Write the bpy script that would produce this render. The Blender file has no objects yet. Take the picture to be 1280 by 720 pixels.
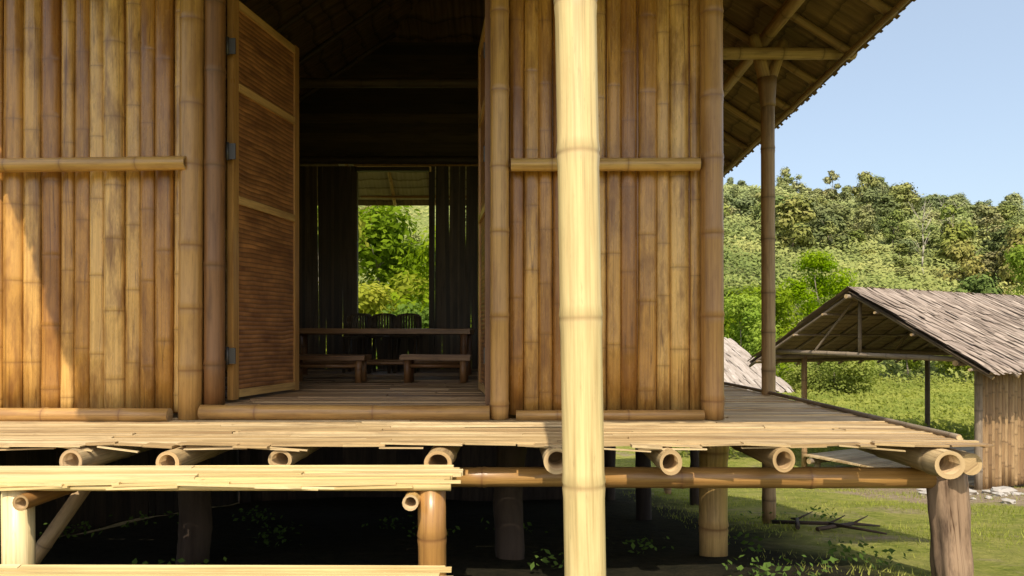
import bpy, math, random, bmesh
import numpy as np
from mathutils import Vector, Matrix
random.seed(7); rng=np.random.default_rng(7)
scene=bpy.context.scene
COL=scene.collection
scene.view_settings.view_transform='Standard'
scene.view_settings.look='None'
scene.view_settings.exposure=0

# ------------------------------------------------------------ helpers
class MB:
    def __init__(s): s.V=[];s.F=[];s.U=[];s.C=[];s.M=[];s.S=[]
    def v(s,p,c): s.V.append(tuple(p)); s.C.append(c); return len(s.V)-1
    def f(s,idx,uv,m=0,sm=False): s.F.append(tuple(idx)); s.U.extend(uv); s.M.append(m); s.S.append(sm)

def link(o,parent=None,name=None):
    COL.objects.link(o)
    if parent is not None: o.parent=parent
    return o
def make(mb,name,mats,parent=None,origin=None):
    me=bpy.data.meshes.new(name)
    V=np.array(mb.V,dtype=np.float64)
    if origin is not None: V=V-np.array(origin)
    me.from_pydata(V.tolist(),[],mb.F)
    for m in mats: me.materials.append(m)
    me.polygons.foreach_set('material_index',mb.M)
    me.polygons.foreach_set('use_smooth',mb.S)
    uv=me.uv_layers.new(name='UVMap')
    uv.data.foreach_set('uv',np.array(mb.U,dtype=np.float32).ravel())
    ca=me.color_attributes.new('Col','FLOAT_COLOR','POINT')
    ca.data.foreach_set('color',np.array(mb.C,dtype=np.float32).ravel())
    me.update()
    o=bpy.data.objects.new(name,me)
    if origin is not None: o.location=origin
    link(o,parent)
    return o
def empty(name,label,cat,loc=(0,0,0),group=None):
    o=bpy.data.objects.new(name,None); o.location=loc; o.empty_display_size=.2
    o["label"]=label;o["category"]=cat
    if group:o["group"]=group
    link(o);return o
def tag(o,label,cat,group=None,kind=None):
    if label:o["label"]=label
    if cat:o["category"]=cat
    if group:o["group"]=group
    if kind:o["kind"]=kind
    return o

def frame(d):
    d=Vector(d).normalized()
    a=Vector((0,0,1)) if abs(d.z)<.9 else Vector((1,0,0))
    u=d.cross(a).normalized(); w=d.cross(u).normalized()
    return d,u,w
def pole(mb,p0,p1,r,r1=None,seg=12,inter=.32,hollow=False,bend=0.0,mat=0,tint=None,oval=0.0,inner=1,bulge=1.0,gnarl=0.0):
    p0=Vector(p0);p1=Vector(p1); r1=r if r1 is None else r1
    L=(p1-p0).length; d,u,w=frame(p1-p0)
    R=random.random() if tint is None else tint
    R2=random.random()
    st=[(0,1,0)]
    t=random.uniform(.15,1)*inter
    if gnarl>0:
        q=.03
        while q<L-.03: st.append((q,1+random.uniform(-.5,.5)*gnarl,0)); q+=random.uniform(.03,.07)
    else:
      while t<L-.05:
        k=r
        st+= [(t-.7*k,1,0),(t-.22*k,1.0+.05*bulge,.35),(t-.03*k,1.0+.015*bulge,1),(t+.12*k,1.0+.08*bulge,.3),(t+.6*k,1.0,0)]
        t+=inter*random.uniform(.8,1.2)
    st.append((L,1,0)); st=[s for s in st if 0<=s[0]<=L]
    st.sort(key=lambda s:s[0])
    ph=random.random()*6.28; bd=(u*math.cos(ph)+w*math.sin(ph))*bend
    rings=[]
    gp=[random.uniform(0,6.28) for _ in range(3)]
    for (t,k,g) in st:
        f=t/L; c=p0+d*t+bd*math.sin(math.pi*f)+bd*.35*math.sin(3*math.pi*f+ph)
        rr=(r+(r1-r)*f)*k
        ring=[]
        for i in range(seg):
            a=2*math.pi*i/seg
            kk=1+gnarl*(.35*math.sin(3*a+gp[0]+t*5)+.3*math.sin(5*a+gp[1]-t*9)+.35*math.sin(9*a+gp[2]+t*3))
            q=c+u*math.cos(a)*rr*(1+oval)*kk+w*math.sin(a)*rr*(1-oval)*kk
            ring.append(mb.v(q,(R,g,R2,1)))
        rings.append((ring,t))
    circ=2*math.pi*r
    for (a,ta),(b,tb) in zip(rings,rings[1:]):
        for i in range(seg):
            j=(i+1)%seg
            mb.f((a[i],a[j],b[j],b[i]),[(circ*i/seg,ta),(circ*(i+1)/seg,ta),(circ*(i+1)/seg,tb),(circ*i/seg,tb)],mat,True)
    for end,(ring,t),sgn in ((0,rings[0],1),(1,rings[-1],-1)):
        c=p0+d*t; rr=(r if end==0 else r1)
        if hollow:
            hx,hy=random.uniform(-.05,.05),random.uniform(-.05,.05)
            def mk(k,dep,g,o_=0):
                cc_=c+(u*hx+w*hy)*rr*o_
                return [mb.v(cc_+d*dep*sgn+u*math.cos(2*math.pi*i/seg)*rr*k*(1+oval)+w*math.sin(2*math.pi*i/seg)*rr*k*(1-oval),(R,g,R2,1)) for i in range(seg)]
            o=mk(.995,-.0005,0); a=mk(.70,0,0,1); b=mk(.64,min(.16,L*.3),.6,1); 
            cc=mb.v(c+d*min(.15,L*.3)*sgn,(R,.8,R2,1))
            for i in range(seg):
                j=(i+1)%seg
                mb.f((o[i],a[i],a[j],o[j]),[(0,0),(.01,0),(.01,.01),(0,.01)],inner)
                mb.f((a[i],b[i],b[j],a[j]),[(0,0),(.1,0),(.1,.01),(0,.01)],inner,True)
                mb.f((b[i],cc,b[j]),[(0,0),(.1,0),(.1,.01)],inner)
        else:
            idx=ring[::-1] if end==0 else ring
            mb.f(tuple(idx),[(0.01*i,0) for i in range(seg)],inner if inner is not None else mat)
def box(mb,c,ax,ay,az,mat=0,R=None,along='x',g=0.0):
    c=Vector(c);ax=Vector(ax);ay=Vector(ay);az=Vector(az)
    R=random.random() if R is None else R; R2=random.random()
    P=[]
    for sx,sy,sz in ((-1,-1,-1),(1,-1,-1),(1,1,-1),(-1,1,-1),(-1,-1,1),(1,-1,1),(1,1,1),(-1,1,1)):
        P.append(mb.v(c+ax*sx+ay*sy+az*sz,(R,g,R2,1)))
    lx,ly,lz=ax.length*2,ay.length*2,az.length*2
    faces=[((0,3,2,1),'xy'),((4,5,6,7),'xy'),((0,1,5,4),'xz'),((3,7,6,2),'xz'),((0,4,7,3),'yz'),((1,2,6,5),'yz')]
    co={0:(0,0,0),1:(1,0,0),2:(1,1,0),3:(0,1,0),4:(0,0,1),5:(1,0,1),6:(1,1,1),7:(0,1,1)}
    for idx,pl in faces:
        uv=[]
        for i in idx:
            x,y,z=co[i][0]*lx,co[i][1]*ly,co[i][2]*lz
            D={'x':x,'y':y,'z':z}
            if along in pl:
                o=pl.replace(along,''); uv.append((D[o],D[along]))
            else: uv.append((D[pl[0]],D[pl[1]]))
        mb.f([P[i] for i in idx],uv,mat)

# ------------------------------------------------------------ materials
def newmat(name):
    m=bpy.data.materials.new(name); m.use_nodes=True
    nt=m.node_tree; b=nt.nodes['Principled BSDF']; return m,nt,b
def N(nt,t,**k):
    n=nt.nodes.new(t)
    for a,v in k.items(): setattr(n,a,v)
    return n
def math_(nt,op,a,b=None):
    n=N(nt,'ShaderNodeMath',operation=op)
    for i,x in enumerate((a,b)):
        if x is None: continue
        if hasattr(x,'is_linked'): nt.links.new(x,n.inputs[i])
        else: n.inputs[i].default_value=x
    return n.outputs[0]
def mix(nt,fac,a,b,mode='MIX'):
    n=N(nt,'ShaderNodeMix',data_type='RGBA',blend_type=mode)
    for i,x in ((0,fac),(6,a),(7,b)):
        if hasattr(x,'is_linked'): nt.links.new(x,n.inputs[i])
        elif i==0: n.inputs[0].default_value=x
        else: n.inputs[i].default_value=(*x,1) if len(x)==3 else x
    return n.outputs[2]
def ramp(nt,fac,stops):
    n=N(nt,'ShaderNodeValToRGB'); e=n.color_ramp.elements
    while len(e)<len(stops): e.new(.5)
    for i,(p,c) in enumerate(stops): e[i].position=p; e[i].color=(*c,1) if len(c)==3 else c
    nt.links.new(fac,n.inputs[0]); return n.outputs[0]
def noise(nt,vec,scale,detail=4,rough=.55):
    n=N(nt,'ShaderNodeTexNoise'); n.inputs['Scale'].default_value=scale; n.inputs['Detail'].default_value=detail
    n.inputs['Roughness'].default_value=rough
    if vec is not None: nt.links.new(vec,n.inputs['Vector'])
    return n.outputs['Fac']
def bamboo(name,dark,mid,light,ring=(.10,.06,.025),rough=.42,streak=1.0,blotch=(.16,.08,.03),blot=.6,bump=.35,ringf=.75,stain=0.0,crack=0.0,var=.6):
    m,nt,b=newmat(name); L=nt.links
    at=N(nt,'ShaderNodeVertexColor',layer_name='Col')
    sp=N(nt,'ShaderNodeSeparateColor'); L.new(at.outputs[0],sp.inputs[0])
    uv=N(nt,'ShaderNodeUVMap')
    off=N(nt,'ShaderNodeCombineXYZ'); r50=math_(nt,'MULTIPLY',sp.outputs[2],97.0)
    L.new(r50,off.inputs[2]); L.new(math_(nt,'MULTIPLY',sp.outputs[0],31.0),off.inputs[1])
    def vec(sc):
        mp=N(nt,'ShaderNodeVectorMath',operation='MULTIPLY'); L.new(uv.outputs[0],mp.inputs[0]); mp.inputs[1].default_value=sc
        ad=N(nt,'ShaderNodeVectorMath',operation='ADD'); L.new(mp.outputs[0],ad.inputs[0]); L.new(off.outputs[0],ad.inputs[1])
        return ad.outputs[0]
    n1=noise(nt,vec((70*streak,2.2,1)),1.0,5,.6)
    n2=noise(nt,vec((16,3.2,1)),1.0,5,.65)
    n3=noise(nt,vec((2,.9,1)),1.0,2)
    n4=noise(nt,vec((140,22,1)),1.0,3,.6)
    t=math_(nt,'ADD',math_(nt,'MULTIPLY',sp.outputs[0],var),math_(nt,'ADD',math_(nt,'MULTIPLY',n3,.45),(.6-var)*.5))
    base=ramp(nt,t,[(.15,dark),(.5,mid),(.85,light)])
    s=ramp(nt,n1,[(.3,(.58,.52,.45)),(.55,(1,1,1)),(.8,(1.15,1.13,1.1))])
    c=mix(nt,.8,base,s,'MULTIPLY')
    bl=ramp(nt,n2,[(.50,(0,0,0)),(.68,(1,1,1))])
    fb=math_(nt,'MULTIPLY',bl,blot)
    c=mix(nt,fb,c,blotch)
    fl=ramp(nt,n4,[(.62,(0,0,0)),(.74,(1,1,1))])
    c=mix(nt,math_(nt,'MULTIPLY',fl,.35),c,tuple(x*.6 for x in blotch))
    if crack>0:
        n5=noise(nt,vec((34,.45,1)),1.0,2,.5)
        ck=ramp(nt,math_(nt,'ABSOLUTE',math_(nt,'SUBTRACT',n5,.5)),[(.0,(1,1,1)),(.012,(0,0,0))])
        c=mix(nt,math_(nt,'MULTIPLY',ck,crack),c,(.07,.03,.01))
    if stain>0:
        g=N(nt,'ShaderNodeNewGeometry')
        mps=N(nt,'ShaderNodeVectorMath',operation='MULTIPLY');L.new(g.outputs['Position'],mps.inputs[0]);mps.inputs[1].default_value=(9.0,2.6,2.2)
        ns=noise(nt,mps.outputs[0],1.0,7,.7)
        st_=ramp(nt,ns,[(.47,(0,0,0)),(.64,(1,1,1))])
        c=mix(nt,math_(nt,'MULTIPLY',st_,stain),c,(.16,.062,.014))
    rg=math_(nt,'MULTIPLY',sp.outputs[1],ringf)
    c=mix(nt,rg,c,ring)
    L.new(c,b.inputs['Base Color'])
    L.new(math_(nt,'ADD',math_(nt,'MULTIPLY',n2,.3),rough-.15),b.inputs['Roughness'])
    b.inputs['Specular IOR Level'].default_value=.5
    bp=N(nt,'ShaderNodeBump'); bp.inputs['Strength'].default_value=bump; bp.inputs['Distance'].default_value=.004
    L.new(n1,bp.inputs['Height']); L.new(bp.outputs[0],b.inputs['Normal'])
    return m
M_wall=bamboo('bamboo_wall',(.27,.10,.020),(.54,.275,.062),(.80,.50,.165),ring=(.17,.075,.025),blotch=(.20,.075,.018),blot=.7,rough=.28,ringf=.55,stain=.6,crack=.6,var=.55)
M_frame=bamboo('bamboo_frame',(.34,.165,.045),(.52,.30,.095),(.64,.41,.15),ring=(.2,.09,.035),blot=.5,blotch=(.22,.10,.035),rough=.33,crack=.3)
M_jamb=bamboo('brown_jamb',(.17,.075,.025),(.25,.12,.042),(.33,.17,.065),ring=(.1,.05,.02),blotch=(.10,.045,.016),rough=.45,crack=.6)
M_pale=bamboo('bamboo_pale',(.62,.46,.19),(.73,.56,.27),(.80,.65,.36),ring=(.40,.26,.12),blotch=(.55,.37,.16),blot=.4,crack=.2)
M_deck=bamboo('bamboo_deck',(.32,.20,.085),(.52,.37,.18),(.68,.52,.29),ring=(.25,.16,.08),rough=.6,blotch=(.22,.14,.065),blot=.7,crack=.5)
M_inner=bamboo('bamboo_cut',(.38,.24,.10),(.50,.34,.16),(.60,.43,.23),ring=(.06,.03,.012),rough=.7,blot=.7)
M_dark=bamboo('bamboo_gloom_dark',(.05,.035,.016),(.09,.06,.028),(.14,.095,.045),ring=(.05,.03,.02),rough=.6,blotch=(.04,.028,.016))  # dark copy of the bamboo, interior gloom put into its colour
M_beam=bamboo('bamboo_weathered',(.20,.115,.05),(.31,.19,.085),(.41,.27,.13),ring=(.1,.06,.03),rough=.6,blotch=(.11,.065,.03))
M_wood=bamboo('rough_timber',(.13,.075,.040),(.25,.15,.085),(.38,.26,.16),ring=(.1,.05,.03),rough=.9,blotch=(.07,.04,.024),streak=.4,bump=1.0,blot=.9,crack=1.0)
M_woodd=bamboo('shade_dark_timber',(.035,.022,.014),(.055,.035,.021),(.08,.05,.03),ring=(.03,.02,.01),rough=.9,blotch=(.02,.012,.01),streak=.4,bump=1.0)  # timber darkened to carry the shade under the house in its colour
M_grey=bamboo('weathered_timber',(.13,.095,.06),(.20,.15,.10),(.28,.22,.155),ring=(.08,.06,.04),rough=.85,blotch=(.07,.05,.04))
M_thatch=bamboo('thatch_leaf',(.22,.165,.125),(.33,.255,.20),(.45,.36,.285),ring=(.12,.09,.07),rough=.9,blotch=(.16,.115,.08),blot=.6,streak=.7)
M_thatchb=bamboo('thatch_brown',(.16,.10,.05),(.26,.17,.09),(.36,.25,.14),ring=(.08,.05,.03),rough=.85,blotch=(.09,.06,.03),streak=.7)

def weave(name,c1,c2):
    m,nt,b=newmat(name);L=nt.links
    uv=N(nt,'ShaderNodeUVMap')
    s=N(nt,'ShaderNodeSeparateXYZ');L.new(uv.outputs[0],s.inputs[0])
    row=math_(nt,'MULTIPLY',s.outputs[1],42.0)
    row=math_(nt,'ADD',row,math_(nt,'MULTIPLY',noise(nt,uv.outputs[0],2.5,2),1.6))
    rf=math_(nt,'FRACT',row); edge=math_(nt,'ABSOLUTE',math_(nt,'SUBTRACT',rf,.5))
    rid=math_(nt,'FLOOR',row)
    cb=N(nt,'ShaderNodeCombineXYZ');L.new(math_(nt,'MULTIPLY',s.outputs[0],5.0),cb.inputs[0]);L.new(math_(nt,'MULTIPLY',rid,3.7),cb.inputs[1])
    n1=noise(nt,cb.outputs[0],1.0,4,.6)
    n2=noise(nt,uv.outputs[0],6,5)
    c=ramp(nt,n1,[(.32,c1),(.5,c2),(.68,tuple(min(1,x*1.5) for x in c2))])
    c=mix(nt,math_(nt,'MULTIPLY',ramp(nt,n2,[(.42,(0,0,0)),(.65,(1,1,1))]),.5),c,(.14,.05,.016))
    c=mix(nt,ramp(nt,edge,[(.32,(0,0,0)),(.48,(.7,.7,.7))]),c,(.05,.02,.008))
    L.new(c,b.inputs['Base Color']);b.inputs['Roughness'].default_value=.42
    bp=N(nt,'ShaderNodeBump');bp.inputs['Distance'].default_value=.004;bp.inputs['Strength'].default_value=.6
    L.new(math_(nt,'SUBTRACT',1.0,math_(nt,'MULTIPLY',edge,2)),bp.inputs['Height']);L.new(bp.outputs[0],b.inputs['Normal'])
    return m
M_weave=weave('woven_panel',(.17,.068,.022),(.33,.145,.046))
def underside(name,c1,c2,band=9.0):
    m,nt,b=newmat(name);L=nt.links
    uv=N(nt,'ShaderNodeUVMap');s=N(nt,'ShaderNodeSeparateXYZ');L.new(uv.outputs[0],s.inputs[0])
    mp=N(nt,'ShaderNodeVectorMath',operation='MULTIPLY');L.new(uv.outputs[0],mp.inputs[0]);mp.inputs[1].default_value=(28,1.5,1)
    n1=noise(nt,mp.outputs[0],1,4)
    fr=math_(nt,'FRACT',math_(nt,'ADD',math_(nt,'MULTIPLY',s.outputs[1],band),math_(nt,'MULTIPLY',noise(nt,uv.outputs[0],3,3),1.2)))
    c=ramp(nt,n1,[(.3,c1),(.7,c2)])
    c=mix(nt,1.0,c,ramp(nt,fr,[(0,(.35,.33,.3)),(.25,(.95,.95,.95)),(1,(.75,.75,.75))]),'MULTIPLY')
    L.new(c,b.inputs['Base Color']);b.inputs['Roughness'].default_value=.9
    bp=N(nt,'ShaderNodeBump');bp.inputs['Distance'].default_value=.02
    L.new(math_(nt,'ADD',fr,n1),bp.inputs['Height']);L.new(bp.outputs[0],b.inputs['Normal'])
    return m
M_under=underside('thatch_underside',(.12,.07,.028),(.27,.17,.075),5)
M_underp=underside('thatch_underside_pale',(.20,.14,.08),(.32,.235,.14))
M_undr=underside('thatch_underside_bounce_lit',(.55,.46,.26),(.72,.62,.40))  # pale copy with bounce light put into its colour
def plain(name,c,rough=.5,metal=0):
    m,nt,b=newmat(name)
    n=noise(nt,None,25,3); L=nt.links
    L.new(mix(nt,n,tuple(x*.75 for x in c),tuple(min(1,x*1.2) for x in c)),b.inputs['Base Color'])
    b.inputs['Roughness'].default_value=rough;b.inputs['Metallic'].default_value=metal
    return m
M_metal=plain('dark_iron',(.07,.065,.06),.5,.7)
def foliage(name,dark,mid,light,trans=.3,haze=False):
    m,nt,b=newmat(name);L=nt.links
    at=N(nt,'ShaderNodeVertexColor',layer_name='Col');sp=N(nt,'ShaderNodeSeparateColor');L.new(at.outputs[0],sp.inputs[0])
    oi=N(nt,'ShaderNodeObjectInfo')
    t=math_(nt,'ADD',math_(nt,'MULTIPLY',sp.outputs[0],.5),math_(nt,'MULTIPLY',oi.outputs['Random'],.5))
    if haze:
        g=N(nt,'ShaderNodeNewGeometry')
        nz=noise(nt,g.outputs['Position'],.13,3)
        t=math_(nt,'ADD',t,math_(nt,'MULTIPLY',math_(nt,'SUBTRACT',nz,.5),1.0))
    c=ramp(nt,t,[(.1,dark),(.5,mid),(.9,light)])
    hs=N(nt,'ShaderNodeHueSaturation'); L.new(c,hs.inputs['Color'])
    r2=math_(nt,'FRACT',math_(nt,'MULTIPLY',oi.outputs['Random'],7.31))
    L.new(math_(nt,'ADD',math_(nt,'MULTIPLY',r2,.055),.462),hs.inputs['Hue'])
    L.new(math_(nt,'ADD',math_(nt,'MULTIPLY',math_(nt,'FRACT',math_(nt,'MULTIPLY',oi.outputs['Random'],3.77)),.3),.82),hs.inputs['Saturation'])
    L.new(math_(nt,'ADD',math_(nt,'MULTIPLY',math_(nt,'FRACT',math_(nt,'MULTIPLY',oi.outputs['Random'],13.1)),.4),.78),hs.inputs['Value'])
    c=hs.outputs[0]
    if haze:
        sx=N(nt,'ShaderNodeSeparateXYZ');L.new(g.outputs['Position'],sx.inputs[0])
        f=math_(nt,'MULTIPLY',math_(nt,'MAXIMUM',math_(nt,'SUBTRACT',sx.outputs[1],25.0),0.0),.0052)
        c=mix(nt,math_(nt,'MINIMUM',f,.52),c,(.33,.36,.185))  # aerial haze painted into the leaf colour, paler with distance
    L.new(c,b.inputs['Base Color']);b.inputs['Roughness'].default_value=.75;b.inputs['Specular IOR Level'].default_value=.08
    if trans>0:
        tr=N(nt,'ShaderNodeBsdfTranslucent');L.new(mix(nt,1.0,c,(1.25,1.3,.6),'MULTIPLY'),tr.inputs[0])
        ms=N(nt,'ShaderNodeMixShader');ms.inputs[0].default_value=trans
        out=nt.nodes['Material Output'];L.new(b.outputs[0],ms.inputs[1]);L.new(tr.outputs[0],ms.inputs[2]);L.new(ms.outputs[0],out.inputs[0])
    return m
M_leaf=foliage('leaves_far_haze_tint',(.055,.085,.013),(.165,.20,.037),(.35,.33,.085),0,True)
M_leafn=foliage('leaves_near',(.08,.15,.012),(.19,.28,.025),(.36,.42,.055),.4)
M_weed=foliage('leaves_weed',(.05,.09,.015),(.10,.16,.02),(.18,.24,.04),.3)
M_bark=plain('bark',(.26,.21,.15),.9)
M_grass=foliage('grass_blades',(.15,.18,.025),(.28,.29,.045),(.46,.42,.11),.3)

# ground
def gz(x,y):
    x=np.asarray(x,float);y=np.asarray(y,float)
    a=-1.1-.16*(y-3.35)
    z=np.where(y<2.7,-1.0,np.where(y<10,a,-2.17))
    h=np.clip(y-22,0,None)
    hill=.268*h*np.clip(h/8,0,1)
    ridge=130
    hill=np.where(y>ridge,.268*108-.12*(y-ridge),hill)
    und=1.5*np.sin(x*.07+1.3)*np.sin(y*.045)+.8*np.sin(x*.13+.4*y*.1)+.35*np.sin(x*.35+1)
    w=np.clip((y-26)/60,0,1)
    hill=hill+und*w-(np.clip(x,-10,200)-40)*.075*w
    hill=np.maximum(hill,-1.0)
    z=z+np.where(y>22,hill,0)
    small=.025*np.sin(x*2.3+y*.7)*np.sin(y*1.9-.5*x)+.012*np.sin(x*6.1)*np.sin(y*5.3)
    return z+small
def gmat():
    m,nt,b=newmat('ground_soil_grass');L=nt.links
    g=N(nt,'ShaderNodeNewGeometry')
    n1=noise(nt,g.outputs['Position'],1.3,7,.68);n2=noise(nt,g.outputs['Position'],14,6,.75);n6=noise(nt,g.outputs['Position'],3.1,4,.6)
    grass=ramp(nt,n2,[(.3,(.09,.12,.018)),(.5,(.22,.24,.04)),(.72,(.37,.34,.09))])
    grass=mix(nt,ramp(nt,n6,[(.4,(0,0,0)),(.65,(.65,.65,.65))]),grass,(.38,.34,.10))
    soil=ramp(nt,n2,[(.3,(.22,.16,.09)),(.6,(.38,.29,.19)),(.8,(.52,.42,.30))])
    shade_soil=ramp(nt,n2,[(.3,(.008,.007,.005)),(.6,(.022,.017,.011)),(.8,(.04,.033,.018))])  # shade under the house painted in as near-black soil
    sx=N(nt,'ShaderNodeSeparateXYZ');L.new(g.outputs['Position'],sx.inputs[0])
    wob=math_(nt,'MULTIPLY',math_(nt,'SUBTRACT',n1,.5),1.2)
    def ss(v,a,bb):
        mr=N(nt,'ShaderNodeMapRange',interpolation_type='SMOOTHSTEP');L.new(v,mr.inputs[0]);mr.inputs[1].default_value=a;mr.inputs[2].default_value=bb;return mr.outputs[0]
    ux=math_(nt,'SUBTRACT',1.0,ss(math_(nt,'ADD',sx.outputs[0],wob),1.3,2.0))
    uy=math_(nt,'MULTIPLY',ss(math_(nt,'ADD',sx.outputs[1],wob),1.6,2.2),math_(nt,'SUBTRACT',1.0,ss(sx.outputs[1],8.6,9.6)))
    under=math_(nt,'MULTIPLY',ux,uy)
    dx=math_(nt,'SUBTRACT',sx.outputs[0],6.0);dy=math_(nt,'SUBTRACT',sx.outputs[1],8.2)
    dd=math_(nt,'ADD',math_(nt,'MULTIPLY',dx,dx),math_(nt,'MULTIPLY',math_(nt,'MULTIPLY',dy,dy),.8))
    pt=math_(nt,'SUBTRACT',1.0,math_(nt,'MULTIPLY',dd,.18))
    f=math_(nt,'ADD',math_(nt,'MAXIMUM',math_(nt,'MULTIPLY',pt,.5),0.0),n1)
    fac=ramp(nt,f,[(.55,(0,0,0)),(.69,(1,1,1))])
    c=mix(nt,fac,grass,soil);c=mix(nt,math_(nt,'MULTIPLY',under,.97),c,shade_soil)
    far=ss(sx.outputs[1],20.0,26.0)
    c=mix(nt,far,c,ramp(nt,n1,[(.35,(.15,.19,.04)),(.65,(.28,.29,.10))]))
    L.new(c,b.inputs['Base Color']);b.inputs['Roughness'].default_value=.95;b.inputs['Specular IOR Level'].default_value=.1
    bp=N(nt,'ShaderNodeBump');bp.inputs['Distance'].default_value=.05;L.new(n2,bp.inputs['Height']);L.new(bp.outputs[0],b.inputs['Normal'])
    return m
def axis(lo,hi,n,c,k):
    t=np.linspace(-1,1,n); s=np.sinh(t*k)/np.sinh(k)
    return np.where(s<0,c+s*(c-lo),c+s*(hi-c))
gx=axis(-600,700,230,3,5.2);gy=axis(-300,900,260,8,4.6)
X,Y=np.meshgrid(gx,gy);Z=gz(X,Y)
vv=np.stack([X.ravel(),Y.ravel(),Z.ravel()],1)
nx,ny=len(gx),len(gy);i,j=np.meshgrid(np.arange(nx-1),np.arange(ny-1))
a=(j*nx+i).ravel();ff=np.stack([a,a+1,a+nx+1,a+nx],1)
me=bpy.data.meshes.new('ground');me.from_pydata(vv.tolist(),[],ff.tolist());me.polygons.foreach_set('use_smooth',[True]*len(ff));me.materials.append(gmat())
ground=link(bpy.data.objects.new('ground',me));ground["kind"]="structure"

# ------------------------------------------------------------ stilt house
house=empty('stilt_house','golden bamboo stilt house with open double door and raised veranda','house',(0,3.4,-1.1))
def P(mb,name,mats,origin=None,parent=house):
    o=make(mb,name,mats,None)
    o.parent=parent; o.matrix_parent_inverse=Matrix.Translation(-Vector(parent.location))
    return o
RC={'fr':(2.33,1.2,2.1),'br':(2.33,8.8,1.68),'fl':(-2.12,1.2,2.1),'ml':(-2.78,3.1,1.98),'bl':(-3.2,8.8,1.68),'r0':(-.43,4.1,3.7),'r1':(-.43,6.2,3.6)}  # unseen front-left corner clipped to shape the sun patch on the wall
RP=[('fr','br','r1','r0'),('fl','fr','r0',None),('ml','fl','r0',None),('bl','ml','r0','r1'),('br','bl','r1',None)]
def plane(p,q,r):
    p,q,r=map(Vector,(p,q,r));n=(q-p).cross(r-p);
    return n,n.dot(p)
PL=[plane(RC[a],RC[b],RC[c]) for a,b,c,_ in RP]
def rz(x,y): return min((d-n.x*x-n.y*y)/n.z for n,d in PL)

YW=3.45
def cladding(mb,x0,x1,y,z0,ztop,rmin,rmax,ov=.003,axis='x',jit=.006,skip=None,**k):
    x=x0
    while x<x1-rmin:
        W=random.uniform(rmin,rmax); ovl=random.uniform(-.36,-.18) if axis=='x' else 0
        if x+2*W>x1: W=(x1-x)/2
        r=W/(1-ovl)
        cx=x+W
        if axis=='x': bx,by=cx,y+random.uniform(-jit,jit)
        else: bx,by=y+random.uniform(-jit,jit),cx
        zt=ztop if ztop is not None else rz(bx,by)-.06
        j=random.uniform(-.009,.009)
        spans=[(z0+random.uniform(0,.02),zt)]
        if skip and skip[0]<cx<skip[1]: spans=[(z0,skip[2]),(skip[3],zt)]
        for za,zb_ in spans:
            pole(mb,(bx,by,za),(bx+(j if axis=='x' else 0),by,zb_),r,seg=14,inter=random.uniform(.28,.5),bend=random.uniform(0,.006),oval=ovl,bulge=random.uniform(.3,.7),**k)
        x+=2*W-random.uniform(-.001,ov)
def backing(mb,x0,x1,y,z0,z1):
    box(mb,((x0+x1)/2,y,(z0+z1)/2),((x1-x0)/2,0,0),(0,.006,0),(0,0,(z1-z0)/2),0,along='z',R=.0)
mb=MB(); cladding(mb,-2.72,-1.625,YW,-.40,None,.033,.052); backing(mb,-2.72,-1.55,YW+.012,-.39,2.1)
P(mb,'wall',[M_wall,M_inner])["label"]="golden bamboo pole wall beside the door"
mb=MB(); cladding(mb,-.02,.96,YW,-.40,None,.033,.052); backing(mb,-.02,.96,YW+.012,-.39,2.3);P(mb,'wall',[M_wall,M_inner])["label"]="golden bamboo pole wall with corner post"
mb=MB(); cladding(mb,-1.54,-.10,YW,1.86,None,.035,.052); P(mb,'wall',[M_wall,M_inner])["label"]="short bamboo wall above the doorway"
mb=MB(); cladding(mb,YW+.05,7.0,1.0,-.36,None,.035,.047,axis='y',skip=(5.0,5.8,.35,.95)); P(mb,'wall',[M_wall,M_inner])["label"]="bamboo side wall with opening added to light the ceiling"  # window holes added in both unseen side walls to light the ceiling
mb=MB(); cladding(mb,YW+.05,7.0,-2.72,-.36,None,.035,.047,axis='y',skip=(5.0,5.8,.35,.95)); P(mb,'wall',[M_wall,M_inner])["label"]="bamboo side wall with opening added to light the ceiling"
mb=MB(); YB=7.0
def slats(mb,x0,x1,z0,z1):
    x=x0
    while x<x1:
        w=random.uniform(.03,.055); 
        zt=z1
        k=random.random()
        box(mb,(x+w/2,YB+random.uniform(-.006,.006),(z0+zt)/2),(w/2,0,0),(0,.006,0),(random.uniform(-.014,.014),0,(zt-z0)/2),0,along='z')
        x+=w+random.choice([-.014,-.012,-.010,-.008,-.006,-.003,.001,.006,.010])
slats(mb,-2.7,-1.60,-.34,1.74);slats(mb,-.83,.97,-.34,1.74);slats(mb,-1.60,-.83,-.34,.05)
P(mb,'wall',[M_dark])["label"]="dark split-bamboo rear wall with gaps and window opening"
mb=MB()
for k in range(18):
    z=1.78+k*.1
    box(mb,(-.86,YB+.01,z+.052),(1.86,0,0),(0,.012,0),(0,0,.052),0,along='x')
P(mb,'wall',[M_dark])["label"]="boarded panel under the rear roof, darkened for interior gloom"  # board colour carries the gloom high under the roof
mb=MB()
box(mb,(-1.60,YB-.03,.65),(.025,0,0),(0,.03,0),(0,0,1.02),0,along='z');box(mb,(-.82,YB-.03,.65),(.025,0,0),(0,.03,0),(0,0,1.02),0,along='z')
box(mb,(-1.21,YB-.03,1.70),(.365,0,0),(0,.03,0),(0,0,.02),0,along='x');box(mb,(-1.21,YB-.03,.03),(.365,0,0),(0,.03,0),(0,0,.025),0,along='x')
P(mb,'window_frame',[M_dark])
mb=MB(); pole(mb,(-2.68,YB-.09,1.78),(.96,YB-.09,1.78),.040);P(mb,'beam',[M_dark,M_dark])
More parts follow.
